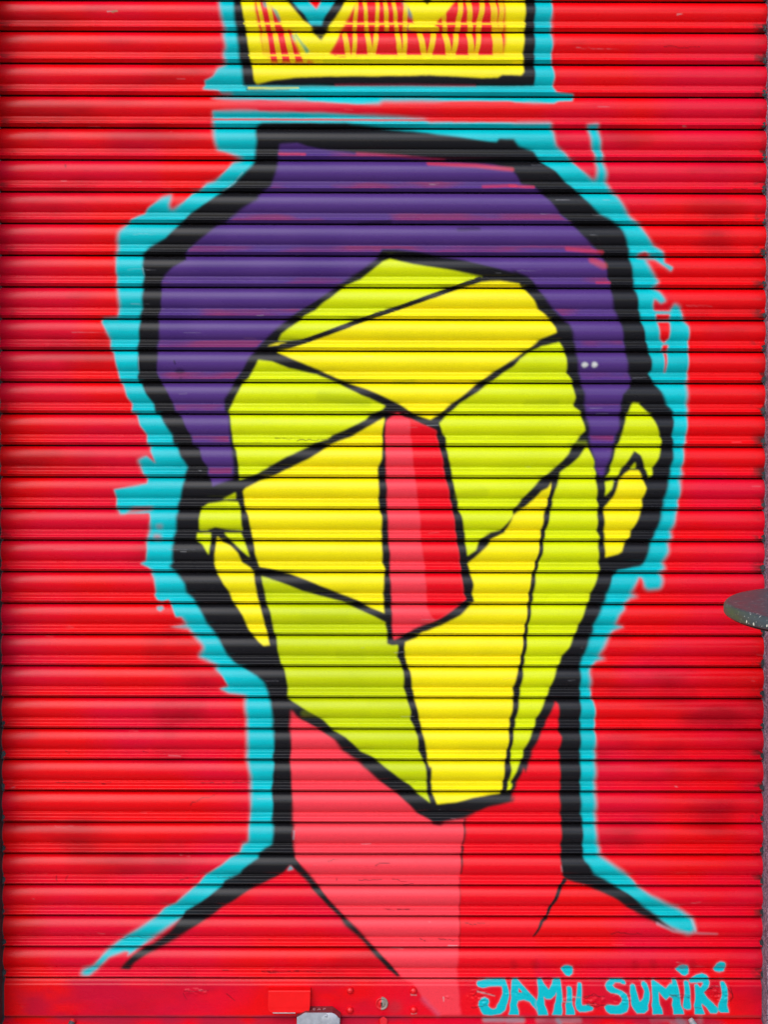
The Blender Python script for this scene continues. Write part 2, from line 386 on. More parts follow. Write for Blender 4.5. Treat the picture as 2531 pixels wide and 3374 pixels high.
fill('M 620,-20 740,120 820,215 900,270 920,310 915,345 945,375 1020,442 1070,380 1102,335 1105,290 1190,180 1310,-20', BLACK, 3, 6)
fill('M 905,385 1130,385 1020,600 990,600', YEL, 2.5, 4)
fill('M 955,378 1070,378 1020,440', BLACK, 3, 5)
fill('M 680,-20 770,90 850,170 890,240 905,272 1030,272 1060,180 1110,110 1195,-20', CYAN, 3, 6)
fill('M 880,-20 890,15 968,102 1010,30 1025,-20', RED, 3, 5)
stroke('M 745,385 870,560', 10, (0.10, 0.40, 0.20), 4, 0.6)

# --- black outline of the head
fill('B 0,800 30,788 560,790 700,806 830,826 1000,842 1230,872 1400,896 1530,912 1548,890 1659,893 C 20,895 60,940 150,970 195,1035 215,1050 290,1100 365,1175 410,1210 450,1245 480,1280 590,1380 650,1410 710,1455 735,1500 755,1550 770,1600 770,1659 '
     'F 785,60 800,130 800,190 815,220 835,340 845,400 860,450 880,540 895,605 910,650 915,725 893,748 925,800 940,820 975,860 1015,945 1050,985 1055,1050 1045,1140 1055,1200 1050,1290 1035,1370 1030,1420 1010,1500 995,1560 985,1620 975,1659 '
     'I 950,80 915,160 900,200 870,300 838,325 690,350 690,365 660,390 630,490 610,560 595,590 545,690 530,770 510,800 480,890 455,950 455,1100 455,1659 '
     'L 460,300 470,370 470,480 475,570 480,608 510,640 540,690 600,720 680,770 760,820 850,890 950,965 1030,1040 1080,1070 1140,1086 1030,1056 950,1015 830,955 740,895 650,840 560,800 480,765 420,750 360,732 335,700 325,640 '
     'K 1000,600 240,590 290,650 340,700 395,770 450,850 510,910 550,950 580,980 640,1040 690,1100 740,1150 780,1190 820,1240 870,1290 915,1350 895,1356 830,1300 760,1230 720,1180 650,1100 560,1030 530,975 440,890 345,790 330,760 260,690 208,638 160,690 100,722 0,770 '
     'J 1600,800 1500,870 1430,905 1350,970 1240,1040 1150,1100 1100,1130 1040,1165 930,1220 860,1270 830,1310 770,1305 790,1275 860,1210 930,1160 980,1140 1050,1090 1090,1060 1175,960 1190,930 1270,885 1340,840 1430,765 1440,737 1540,690 1560,660 1659,590 '
     'K 0,562 50,522 90,500 90,495 95,450 100,390 85,365 85,340 95,290 95,230 88,170 82,150 95,95 92,10 '
     'H 95,1659 105,1590 92,1570 92,1540 103,1500 100,1460 100,1390 88,1365 95,1310 85,1250 80,1195 65,1170 65,1140 45,1095 35,1070 0,1040 '
     'G 1659,1035 1550,970 1500,940 1455,890 1420,820 1390,770 1370,740 1325,690 1300,630 1260,570 1240,530 1195,495 1185,440 1150,390 1125,360 1085,325 1110,295 1105,270 1105,200 1115,165 1110,140 1130,95 1128,60 1130,10 '
     'D 1145,1625 1135,1600 1160,1545 1165,1490 1185,1420 1185,1390 1205,1345 1160,1280 1140,1220 1115,1205 1105,1140 1070,1090 1030,1015 1000,1000 985,940 940,880 910,810 893,800 880,765 890,735 885,700 885,610 875,585 893,530 890,470 903,400 890,385 915,325 910,260 920,200 910,180 925,130 925,110 915,60 920,5 '
     'A 915,1635 965,1585 1060,1530 1150,1445 1220,1375 1430,1230 1500,1180 1620,1060 1635,1030 1640,970 1647,900 1640,835', BLACK, 1.6, 4.5)
for s in ('A 1560,1110 1500,1180 1430,1232', 'D 925,110 915,60', 'D 890,720 890,640'): stroke(s, 3, (0.35, 0.55, 0.58), 2, 0.5)

# --- neck
fill('H 215,1250 255,1295 300,1320 380,1365 400,1380 490,1440 540,1510 640,1575 720,1659 K 670,0 780,95 890,175 960,240 1020,300 1110,350 1130,375 1180,384 1200,362 1332,338 1335,400 1325,500 1315,510 1310,700 1300,710 1300,900 1297,960 1295,1180 1285,1300 1290,1365 1295,1500 1312,1605 1160,1605 1062,1502 1000,1400 930,1365 880,1300 820,1240 740,1150 640,1040 550,950 450,850 395,770 340,700 290,650 240,590 232,500 225,430 235,380 222,360 225,270 220,170 215,100 215,10 '
     'H 215,1659 205,1570 215,1500 212,1400 205,1360 210,1320', PINK, 2.2, 5)
fill('K 1332,338 1400,300 1480,265 1560,250 1640,230 1659,180 L 0,230 10,210 50,100 90,10 I 95,1659 130,1570 150,1500 185,1430 215,1370 245,1300 275,1230 295,1195 310,1210 315,1290 310,1380 330,1420 315,1500 320,1580 320,1659 L 325,100 315,200 330,380 325,500 325,640 335,700 350,735 300,840 240,950 160,1090 160,1350 160,1590 K 1312,1605 1290,1365 1285,1300 1295,1180 1300,710 1315,510 1325,500 1335,400', NRED, 2.2, 5)
stroke('K 1332,345 1330,420 1322,500', 7, BLACK, 2.5, 0.75, 5); stroke('K 1318,520 1312,600 1308,690', 9, BLACK, 2.5, 0.8, 5)
stroke('K 1300,720 1300,1180', 3, (0.12, 0.01, 0.012), 2.5, 0.6)
stroke('L 350,735 330,770 290,860 250,925 238,960', 14, BLACK, 2, 1, 9); stroke('L 235,975 205,1000 180,1050 155,1092', 13, BLACK, 2, 1, 6)
fill('K 208,640 228,665 188,672', CYAN, 1.5, 3, 0.9); stroke('K 230,420 228,470', 5, CYAN, 3, 0.4)
stroke('K 1060,1500 1160,1600', 16, (0.35, 0.10, 0.20), 9, 0.3)
stroke('L 950,1015 1050,1062 1180,1075 1330,1080', 9, (0.55, 0.38, 0.44), 6, 0.5, 3)
stroke('L 1170,985 1190,1060', 7, (0.35, 0.55, 0.62), 4, 0.5)

# --- hair
fill('B 140,928 250,920 330,945 450,965 640,985 820,1000 1100,1020 1300,1045 1500,1060 1620,1085 1659,1110 C 0,1090 40,1130 80,1185 150,1200 200,1245 250,1290 330,1380 400,1440 450,1500 520,1570 550,1600 595,1659 '
     'F 600,10 620,80 640,150 650,200 660,300 690,380 715,430 735,540 745,620 760,730 780,790 770,830 720,880 715,950 705,1010 700,1100 670,1180 640,1290 610,1370 595,1422 575,1400 555,1370 545,1300 515,1200 510,1100 490,1000 480,870 460,800 440,700 430,600 405,480 380,420 330,380 300,350 250,290 190,210 150,150 120,118 30,82 0,75 '
     'E 1659,95 1500,58 1300,8 B 1180,1652 1050,1622 900,1605 800,1605 775,1640 E 760,8 700,50 600,120 540,160 450,220 380,270 250,350 190,395 100,470 40,530 0,575 '
     'D 1600,640 1560,720 1510,790 1480,850 1440,910 1445,980 1470,1010 1475,1100 1480,1200 1490,1230 1500,1340 1500,1390 1490,1420 1365,1472 1355,1420 1335,1400 1340,1350 1300,1300 1280,1220 1240,1200 1230,1145 1190,1080 1165,1015 1130,990 1110,930 1080,870 1040,800 1010,740 1010,700 1015,610 1010,580 1025,520 1025,410 1015,385 1035,330 1040,210 1040,150 1060,110 1110,60 1200,10 '
     'A 1190,1640 1215,1600 1300,1530 1390,1460 1440,1440 1500,1390 1560,1340 1659,1280 B 0,1265 40,1230 80,1200 110,1130 130,1060 130,1000', PURPLE, 3, 7)
def purple_overspray():
    ph = phase_map(); nz = vnoise((CH_, CW_), 26, 3, 21, 4.0); n2 = vnoise((CH_, CW_), 90, 2, 22)
    d = np.abs(CAN - np.array(PURPLE, np.float32)).sum(2)
    isp = np.clip(1 - d / 0.06, 0, 1)
    strip = ((ph > 0.64) & (ph < 0.84)).astype(np.float32)[:, None]
    w = (isp * strip * np.clip((nz - 0.42) / 0.2, 0, 1) * 0.75)[..., None]
    CAN[:] = CAN * (1 - w) + np.array((0.24, 0.022, 0.095), np.float32) * w
    w = (isp * np.clip((n2 - 0.5) / 0.3, 0, 1) * 0.5)[..., None]
    CAN[:] = CAN * (1 - w) + np.array((0.055, 0.018, 0.15), np.float32) * w
purple_overspray()
stroke('B 640,990 900,1005 1200,1030', 10, (0.55, 0.03, 0.06), 6, 0.6, 6); stroke('B 1100,1052 1400,1066 1630,1090', 12, (0.65, 0.04, 0.05), 6, 0.7)
stroke('B 140,990 300,992', 9, (0.55, 0.03, 0.06), 4, 0.7); stroke('C 0,1195 150,1205', 9, (0.6, 0.03, 0.06), 4, 0.7); stroke('C 370,1600 590,1625', 14, (0.6, 0.03, 0.06), 5, 0.6)
stroke('F 530,15 600,50', 22, (0.6, 0.05, 0.05), 8, 0.6); stroke('F 560,160 640,160', 8, (0.6, 0.03, 0.06), 4, 0.6); stroke('B 1450,1200 1659,1195', 9, (0.6, 0.02, 0.07), 4, 0.6)
stroke('B 650,1440 850,1425', 10, BLACK, 6, 0.6); stroke('B 1290,1475 1420,1470', 12, BLACK, 6, 0.5)
blob(1926, 1202, 11, 8, (0.62, 0.60, 0.55), 1.5); blob(1958, 1202, 10, 9, (0.64, 0.62, 0.57), 1.5)

# --- facets of the face
FACETS = [
 ('E 850,8 1000,40 1250,80 1450,120 1380,145 1220,205 1000,285 870,340 690,390 600,412 420,480 280,525 130,532 150,490 200,450 280,400 300,370 370,335 420,290 540,200 570,175 660,140 720,90 800,25', LIME),
 ('E 60,568 120,548 190,542 130,560', YEL),
 ('E 120,605 200,585 300,550 420,510 640,425 830,355 940,320 1200,230 1340,185 1440,155 1550,148 1640,158 F 0,155 60,165 80,195 100,210 150,270 185,330 220,360 260,400 290,450 295,480 200,520 150,560 80,610 0,665 E 1640,650 1500,745 1420,800 1310,890 1230,950 1170,1005 1110,1040 1000,1000 920,945 830,900 690,840 600,810 480,760 370,710 200,640', YEL),
 ('E 0,655 90,665 200,710 380,750 500,800 560,830 660,880 822,950 800,975 720,1010 690,1040 620,1075 480,1140 450,1165 360,1190 320,1215 180,1280 80,1335 0,1385 D 1560,1420 1540,1427 1535,1350 1520,1240 1500,1200 1480,1020 1468,990 1490,945 1510,900 1560,810 1600,770 1650,680', LIME),
 ('E 815,1028 800,1100 800,1200 795,1290 770,1360 775,1430 775,1560 785,1640 H 795,0 795,160 800,300 818,345 810,400 805,500 812,625 720,585 640,540 560,510 430,460 310,410 200,368 110,345 10,327 0,300 G 1640,240 1630,160 1615,100 1595,0 D 1580,1620 1570,1560 1563,1500 1580,1480 1659,1440 E 40,1425 90,1405 210,1350 330,1290 440,1220 490,1190 610,1145 700,1090 770,1050', YEL),
 ('E 900,993 940,1020 1010,1050 1145,1110 1150,1160 1165,1210 1185,1300 1200,1400 1225,1500 1245,1600 1255,1659 H 1275,150 1290,250 1305,360 1320,490 1337,535 1290,575 1200,640 1130,680 1030,715 960,750 905,785 875,797 865,740 860,600 860,540 850,370 850,250 840,160 835,0 E 825,1400 820,1200 820,1060 830,1040', PINK),
 ('E 975,1032 1010,1050 1145,1110 1150,1160 1165,1210 1185,1300 1200,1400 1225,1500 1245,1600 1255,1659 H 1275,150 1290,250 1305,360 1320,490 1337,535 1290,575 1200,640 1140,672 1110,640 1090,590 1085,500 1075,400 1075,310 1060,250 1050,150 1040,0 E 1020,1500 1010,1400 995,1290 990,1180 980,1130', NRED),
 ('E 1165,1065 1230,1000 1310,930 1400,870 1540,770 1640,700 F 60,650 120,610 200,570 320,540 345,590 360,640 365,740 405,795 400,820 420,900 410,955 455,990 460,1030 482,1110 440,1160 400,1210 380,1250 300,1340 200,1420 120,1500 20,1620 H 1640,0 1560,90 1500,105 1430,150 1400,220 1345,257 1335,160 1330,100 1310,0 E 1285,1600 1290,1560 1265,1490 1250,1400 1245,1350 1225,1290 1215,1210 1210,1150 1190,1130', LIME),
 ('F 270,1440 240,1480 200,1500 160,1550 70,1620 20,1655 H 1600,85 1590,105 1500,150 1490,180 1370,290 1350,310 1370,370 1385,440 1380,500 1392,550 1300,640 1180,705 1050,752 1020,785 945,812 940,850 955,940 980,1000 990,1090 1000,1130 1020,1230 1040,1300 1060,1400 1085,1500 1090,1570 1105,1620 K 1115,0 1115,90 1120,160 1150,247 1280,230 1400,200 1560,172 1570,150 1580,90 1585,0 H 1595,1540 1605,1500 1615,1400 1620,1310 1640,1200 I 20,1110 40,1030 60,970 75,900 90,780 105,700 125,570 130,470 150,370 165,300 190,200 200,100 215,0 F 235,1600 255,1520', YEL),
 ('F 500,1208 515,1250 540,1310 550,1380 555,1460 560,1560 570,1600 560,1659 I 560,90 575,140 565,200 570,290 575,350 560,400 520,490 500,560 450,680 425,740 380,840 340,890 310,960 260,1090 240,1150 210,1220 170,1300 155,1360 130,1420 90,1500 75,1560 40,1640 L 20,70 5,115 K 1640,110 1625,150 1600,165 1615,100 1630,30 I 5,1560 10,1480 30,1370 40,1300 60,1190 70,1100 85,1000 95,920 110,800 115,720 130,640 150,520 165,400 180,310 205,250 220,150 240,60 255,0 F 270,1600 285,1500 320,1420 320,1380 380,1340 440,1280', LIME),
 ('H 20,388 60,400 150,430 280,480 420,520 540,550 620,590 730,640 820,685 830,760 830,822 860,832 900,830 895,900 920,960 935,1000 935,1100 955,1160 980,1260 980,1310 1005,1360 1025,1420 1030,1500 1050,1550 1075,1600 K 1075,0 1085,90 1085,160 1105,237 1040,185 970,115 900,70 810,0 H 780,1580 740,1550 660,1510 560,1420 490,1380 420,1310 330,1260 220,1190 190,1165 195,1100 170,980 150,950 125,860 120,770 105,750 80,620 55,560 40,470', LIME2),
 # left ear
 ('D 1300,1606 1340,1580 1440,1565 1530,1568 1545,1610 G 1550,60 1560,92 1450,85 1380,72 1330,92 1280,90 1280,20 D 1290,1640', LIME),
 ('D 1430,1552 1515,1508 1515,1548', LIME),
 ('G 1268,112 1355,110 1355,150 1340,250 1300,180 1262,152', LIME), ('G 1440,110 1550,110 1580,190 1605,265 1550,220 1490,160', LIME),
 ('G 1398,133 1430,165 1480,190 1530,240 1555,295 1610,330 1630,360 1640,440 1655,520 H 15,590 40,690 55,740 75,832 35,835 0,805 G 1630,770 1600,730 1560,640 1500,550 1470,480 1440,440 1400,370 1380,310 1380,250 1390,180', YEL),
 # right ear
 ('F 795,930 830,935 860,970 905,1010 930,1050 960,1120 975,1170 970,1230 955,1280 920,1350 915,1400 895,1417 880,1370 840,1270 800,1240 770,1280 740,1330 712,1362 690,1408 615,1414 650,1360 650,1340 670,1260 690,1210 720,1150 730,1080 755,1010 770,970', LIME),
 ('F 612,1440 672,1428 650,1490 610,1532', LIME), ('F 805,1315 815,1352 778,1354', LIME),
 ('F 775,1365 830,1365 850,1410 875,1480 850,1560 850,1610 830,1659 I 780,100 770,130 740,170 715,230 690,245 610,267 610,150 605,0 F 605,1640 610,1600 665,1540 700,1440 735,1390', YEL),
]
for s, c in FACETS: fill(s, c, 1.5, 3.2)
stroke('E 150,572 300,535 480,468 700,388 900,322 1200,216 1430,134', 16, BLACK, 2.2)
stroke('F 278,1450 262,1530 245,1640 I 232,30 208,150 192,240 167,330 142,420 131,520 117,640 104,750 90,850 76,950 60,1040 45,1130 25,1290 10,1400 H 1612,1530 K 1598,60 1590,160', 12, BLACK, 2.5, 0.92)
# greenish second coats and smudges on the facets
for s, w, st in (('E 400,890 700,930', 30, .35), ('E 880,800 1000,798', 10, .5), ('F 390,1190 480,1190', 14, .4), ('H 540,890 650,890', 46, .18), ('E 1300,1530 1450,1510', 34, .25), ('F 110,930 300,925', 20, .25), ('H 300,640 560,660', 30, .2), ('H 300,1270 700,1270', 24, .2)):
    stroke(s, w, (0.36, 0.44, 0.004), 9, st)
def facet_mottle():
    n = vnoise((CH_, CW_), 34, 4, 31, 2.2)[..., None]; yel = ((CAN[..., 0] > 0.35) & (CAN[..., 1] > 0.3) & (CAN[..., 2] < 0.05)).astype(np.float32)[..., None]
    CAN[:] = CAN * (1 + yel * (n - 0.5) * np.array((0.16, 0.13, 0), np.float32))
    cy = ((CAN[..., 1] > 0.25) & (CAN[..., 0] < 0.1)).astype(np.float32)[..., None]; n = vnoise((CH_, CW_), 44, 4, 32, 1.8)[..., None]
    CAN[:] = CAN * (1 + cy * (n - 0.5) * 0.28)
facet_mottle()

# --- signature
for s in ('O 135,400 150,370 250,350 400,345 455,350 470,420 485,520 475,620 450,690 400,735 300,748 210,740 180,700 160,640 160,590 185,555 220,545 260,565 275,600 265,640 290,670 320,680 350,665 385,600 410,500 408,430 300,430 200,448 150,435',
          'O 525,360 560,338 590,350 640,420 700,490 795,590 800,700 812,745 780,682 720,602 650,580 590,590 585,640 600,743 485,742 500,680 510,560 500,500',
          'O 805,360 830,335 855,350 880,410 915,465 960,400 970,360 1020,342 1060,355 1060,480 1075,600 1070,746 960,744 1000,600 1000,490 985,530 940,572 890,570 860,540 890,640 920,746 808,746 790,600 800,500',
          'O 1115,440 1140,425 1170,440 1175,560 1215,742 1110,742 1115,600', 'O 1060,225 1090,200 1130,197 1180,210 1198,240 1180,290 1150,320 1110,310 1075,265',
          'O 1240,395 1260,382 1285,400 1280,500 1280,580 1300,635 1370,630 1415,665 1400,695 1330,708 1260,710 1225,680 1215,580 1225,480',
          'O 1560,380 1600,352 1659,342 Q 60,345 100,370 110,400 95,415 40,395 0,390 O 1640,402 1620,420 1640,445 Q 0,455 60,480 110,520 140,600 148,650 120,710 60,735 0,738 O 1600,735 1550,705 1535,660 1570,630 1630,635 Q 0,640 40,635 62,600 60,560 30,525 0,510 O 1590,500 1550,470 1538,420',
          'Q 150,420 175,400 205,410 215,480 240,560 262,598 290,560 300,480 275,410 285,380 310,373 340,400 360,500 362,600 350,690 310,730 230,728 190,680 160,590 145,500',
          'Q 390,370 415,358 450,380 500,420 540,455 590,400 615,400 615,360 640,350 665,365 680,450 695,550 720,640 750,737 630,738 620,640 615,560 580,540 545,580 510,550 460,490 470,580 500,660 515,737 400,738 395,600 383,500',
          'Q 745,380 770,362 800,380 805,480 810,580 830,640 820,680 780,688 740,670 740,560 745,450', 'Q 655,240 690,200 730,190 780,200 805,240 790,290 755,315 720,305 680,270',
          'Q 800,370 830,330 880,300 940,288 990,305 1020,345 1030,390 1010,440 950,500 1000,560 1060,610 1135,680 1100,727 1030,727 980,650 945,620 950,680 975,737 860,737 860,600 855,480 860,410 890,400 920,447 962,390 940,385 860,385 820,400',
          'Q 1140,385 1165,370 1195,385 1215,440 1215,560 1235,717 1140,717 1120,690 1130,600 1150,520', 'Q 1070,230 1095,180 1140,158 1185,170 1200,220 1185,260 1130,275 1085,262'):
    P = pts(s)
    lay(cover(P, 5), (0.60, 0.28, 0.33), 0.55); lay(cover(P, 1.2), (0.0004, 0.47, 0.52))
fill('O 590,447 628,495 588,492', RED, 1.2)
# drifted turquoise and grime on the ledge under the rail
for s, w, a in (('O 230,795 420,795', 16, .6), ('O 480,800 630,795', 20, .6), ('O 810,800 1000,805', 18, .35), ('O 1020,800 1040,830', 14, .7), ('O 1050,800 1250,800', 22, .5), ('Q 400,800 560,790', 18, .3), ('Q 690,800 720,830', 22, .7), ('Q 610,820 900,825', 16, .5), ('Q 930,780 930,810', 14, .4)):
    stroke(s, w, CYAN, 8, a * 0.7)
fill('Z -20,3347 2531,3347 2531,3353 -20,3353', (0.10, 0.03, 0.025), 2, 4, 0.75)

# --- wear: cracks, scratches, chips
def crack(s, w=2.6, colour=(0.03, 0.004, 0.005), st=0.85, jit=3.0):
    P = pts(s); out = []
    g = random.Random(int(P.sum()))
    for a, b_ in zip(P[:-1], P[1:]):
        n = max(2, int(np.hypot(*(b_ - a)) / 9))
        for k in range(n): out.append(a + (b_ - a) * k / n + np.array((g.uniform(-2, 2), g.uniform(-jit, jit))))
    out.append(P[-1])
    stroke(out, w, colour, 0.9, st, w * 0.5)
    return np.array(out)
CRACKS = []
for s in ('A 230,790 320,787 395,785', 'C 990,302 1020,295 1080,305 1220,302', 'E 110,1160 175,1162 240,1163', 'E 250,1172 350,1170 420,1168 500,1165', 'J 350,110 430,108 640,108', 'J 650,118 712,105', 'J 1290,108 1450,108 1520,103 1610,105', 'J 1220,245 1300,212 1390,182', 'J 360,712 365,740', 'J 430,705 420,738', 'J 1155,735 1270,705', 'J 1400,715 1480,712 1540,705', 'J 770,1110 850,1095 910,1105 990,1110', 'J 1180,1445 1260,1452 1345,1440', 'J 1180,1460 1200,1500', 'J 1460,1470 1510,1510', 'J 1430,1310 1500,1315',
          'K 30,1325 180,1325 350,1320', 'K 70,1115 95,1118', 'K 825,918 880,928', 'K 900,925 1010,926', 'K 450,612 520,598', 'K 755,638 800,622 850,628', 'K 870,725 960,745', 'K 510,720 500,740', 'K 650,735 800,730', 'K 940,760 1000,755', 'K 1040,1110 1080,1125', 'K 1160,1115 1290,1120', 'K 1330,1010 1380,1020 1460,1010',
          'L 650,1080 690,1068 760,1075 850,1085', 'L 1030,1475 1100,1470 1160,1480', 'L 470,1490 520,1475 580,1485', 'L 500,1525 580,1535 630,1530', 'L 1250,1450 1300,1425 1350,1420', 'L 1190,1550 1230,1560', 'L 1400,1430 1430,1470 1420,1515', 'S 130,105 270,105 320,95', 'S 560,65 690,85 760,75 900,105', 'G 920,1515 950,1520', 'G 420,1515 450,1520 440,1535', 'I 300,1165 330,1165', 'D 1155,1165 1235,1168', 'C 1440,1212 1480,1212', 'C 1490,1214 1530,1212', 'O 80,660 160,655 270,630', 'O 90,530 140,480 240,500 340,540', 'O 1310,560 1400,520 1530,540', 'O 1350,640 1450,650 1590,630', 'Q 580,525 700,545 810,560', 'Q 990,460 1080,430 1140,430', 'Q 1255,440 1275,560 1225,605'):
    CRACKS.append(crack(s))
for s in ('K 1225,1155 1285,1155', 'O 140,485 330,535', 'O 1080,595 1170,600', 'O 1180,545 1270,552', 'C 1118,812 1140,814', 'C 1075,92 1105,88', 'A 690,75 750,70', 'F 1125,1192 1135,1185', 'T 930,405 1000,410', 'T 945,660 1005,660', 'T 1370,440 1380,495'):
    stroke(s, 5, (0.42, 0.40, 0.38), 1.2, 0.55, 2.5)
stroke('A 720,76 750,70', 6, (0.28, 0.20, 0.10), 1.5, 0.8)
for s in ('D 820,75 900,72 1000,78', 'D 840,298 960,300', 'A 860,1505 1000,1505', 'C 290,1285 380,1285', 'C 595,1285 640,1285', 'C 140,1062 210,1062', 'C 510,1512 560,1515', 'F 40,80 200,78', 'F 1130,308 1300,310', 'H 50,1060 130,1060', 'H 1050,665 1170,668', 'G 1080,215 1250,215', 'I 375,1057 415,1057', 'I 455,848 470,848', 'J 350,390 470,390', 'G 350,215 540,215', 'F 790,772 880,770', 'F 670,1440 730,1440', 'D 1180,477 1290,480', 'D 460,478 720,480', 'C 430,308 700,320'):
    crack(s, 1.8, (0.45, 0.42, 0.45), 0.28, 1.2)
g_ = random.Random(3)
for _ in range(110):                       # hairline scratches and specks
    x, y = g_.uniform(0, 2500), g_.uniform(0, 3340); L_ = g_.uniform(2, 46) ** 1.0
    c = g_.choice([(0.05, 0.005, 0.006), (0.55, 0.25, 0.27), (0.5, 0.48, 0.5)])
    stroke([(x, y), (x + L_, y + g_.uniform(-3, 3))], g_.uniform(1.2, 2.4), c, 0.8, g_.uniform(0.12, 0.42))
blob(647, 548, 0.1, 0.1, DRED)
stroke('D 1120,660 1125,680', 5, (0.01, 0.005, 0.02), 2, 0.8); blob(592, 1223, 16, 9, (0.015, 0.006, 0.03), 4, 0.6); blob(595, 1245, 6, 4, (0.015, 0.006, 0.03), 2, 0.6)
stroke('A 420,1062 422,1075', 5, (0.2, 0.0, 0.004), 1.2, 0.8)
for x in (2090, 2150, 2245, 2280, 1690, 1760): stroke([(x, 3150 + 22), (x + 6, 3150 + 32)], 22, DRED, 9, 0.32)
for x, y, rx, ry in ((1302, 3320, 26, 20),): blob(x, y, rx, ry, (0.35, 0.03, 0.045), 12, 0.45)
def edge_wear():                           # flaked paint where the slats run into the guides
    n = vnoise((CH_, CW_), 9, 3, 41, 1.6); ph = phase_map()[:, None]; u = ((np.arange(CW_) - OFF) / HS)[None, :]
    near = np.clip((u - 2470) / 50, 0, 1) * 0.9 + np.clip((55 - u) / 60, 0, 1) * 0.5
    w = near * (((ph > 0.66) & (ph < 0.97)) * 1.0 + 0.25) * np.clip((n - 0.50) / 0.12, 0, 1)
    w = np.clip(w, 0, 0.85)[..., None]
    CAN[:] = CAN * (1 - w) + np.array((0.05, 0.018, 0.018), np.float32) * w
edge_wear()
def rail_grime():                          # older, dirtier coats on the rail and the ledge
    v = ((np.arange(CH_) - OFF) / HS)[:, None]; u = ((np.arange(CW_) - OFF) / HS)[None, :]
    isred = ((CAN[..., 0] > 0.2) & (CAN[..., 1] < 0.04)).astype(np.float32)
    n1 = vnoise((CH_, CW_), 40, 4, 61, 2.0); n2 = vnoise((CH_, CW_), 22, 4, 62, 3.0)
    w = (isred * ((v > 3226) & (v < 3346)) * np.clip((n1 - 0.42) / 0.25, 0, 1) * np.interp(u, [0, 700, 1500, 2531], [0.75, 0.35, 0.3, 0.4]))[..., None]
    CAN[:] = CAN * (1 - w) + np.array((0.42, 0.002, 0.030), np.float32) * w
    w = ((v > 3344) * np.clip((n2 - 0.40) / 0.25, 0, 1) * 0.6)[..., None]
    CAN[:] = CAN * (1 - w) + np.array((0.30, 0.015, 0.045), np.float32) * w
rail_grime()

WX = (vnoise((CH_, CW_), 14, 2, 51) - 0.5) * 2.2; WY = (vnoise((CH_, CW_), 14, 2, 52) - 0.5) * 2.0
def sample(u, v):
    x = np.clip(u * HS + OFF, 1, CW_ - 3); y = np.clip(v * HS + OFF, 1, CH_ - 3)
    xi = x.astype(int); yi = y.astype(int)
    x = np.clip(x + WX[yi, xi] * HS - 0.5, 1, CW_ - 3); y = np.clip(y + WY[yi, xi] * HS - 0.5, 1, CH_ - 3)
    x0 = x.astype(int); y0 = y.astype(int); fx = (x - x0)[:, None]; fy = (y - y0)[:, None]
    return (CAN[y0, x0] * (1 - fx) + CAN[y0, x0 + 1] * fx) * (1 - fy) + (CAN[y0 + 1, x0] * (1 - fx) + CAN[y0 + 1, x0 + 1] * fx) * fy

# ------------------------------------------------------------------ pressed steel strips
def resample(profile, n_per):
    P = np.array(profile); seg = np.hypot(np.diff(P[:, 0]) * 0.076, np.diff(P[:, 1])); out = []
    for a, b_, L in zip(P[:-1], P[1:], seg):
        n = max(1, int(round(L / n_per)))
        for k in range(n): out.append(a + (b_ - a) * k / n)
    out.append(P[-1]); return np.array(out)
def slat_profile():
    pr = [(-0.06, -0.010), (-0.004, -0.009), (0.004, -0.0065), (0.010, -0.003), (0.014, -0.0006)]
    n = 19                                # rounded belly
    for k in range(n + 1):
        t = k / n; h = 0.0242; sag = 0.0125; rad = (sag ** 2 + h ** 2) / (2 * sag); z = (t - 0.5) * 2 * h
        pr.append((0.018 + 0.630 * t, 0.0005 + math.sqrt(rad ** 2 - z ** 2) - (rad - sag)))
    ctl = np.array([(0.649, 0.0006), (0.653, 0.0022), (0.660, 0.0046), (0.672, 0.0060), (0.690, 0.0063), (0.735, 0.0059), (0.775, 0.0055), (0.794, 0.0061), (0.814, 0.0082), (0.834, 0.0106), (0.850, 0.0122), (0.863, 0.0127), (0.876, 0.0120), (0.900, 0.0094), (0.930, 0.0061), (0.956, 0.0028), (0.970, -0.002)])
    for k in range(1, len(ctl) - 2):       # Catmull-Rom through the pressed lip
        p0, p1, p2, p3 = ctl[k - 1:k + 3]
        for t in ((0.0,) if k in (4, 5, 12, 13) else (0.0, 0.5)):
            pr.append(tuple(0.5 * (2 * p1 + (p2 - p0) * t + (2 * p0 - 5 * p1 + 4 * p2 - p3) * t ** 2 + (3 * p1 - p0 - 3 * p2 + p3) * t ** 3)))
    pr += [tuple(ctl[-2]), tuple(ctl[-1]), (0.974, -0.010)]
    return np.array(pr)
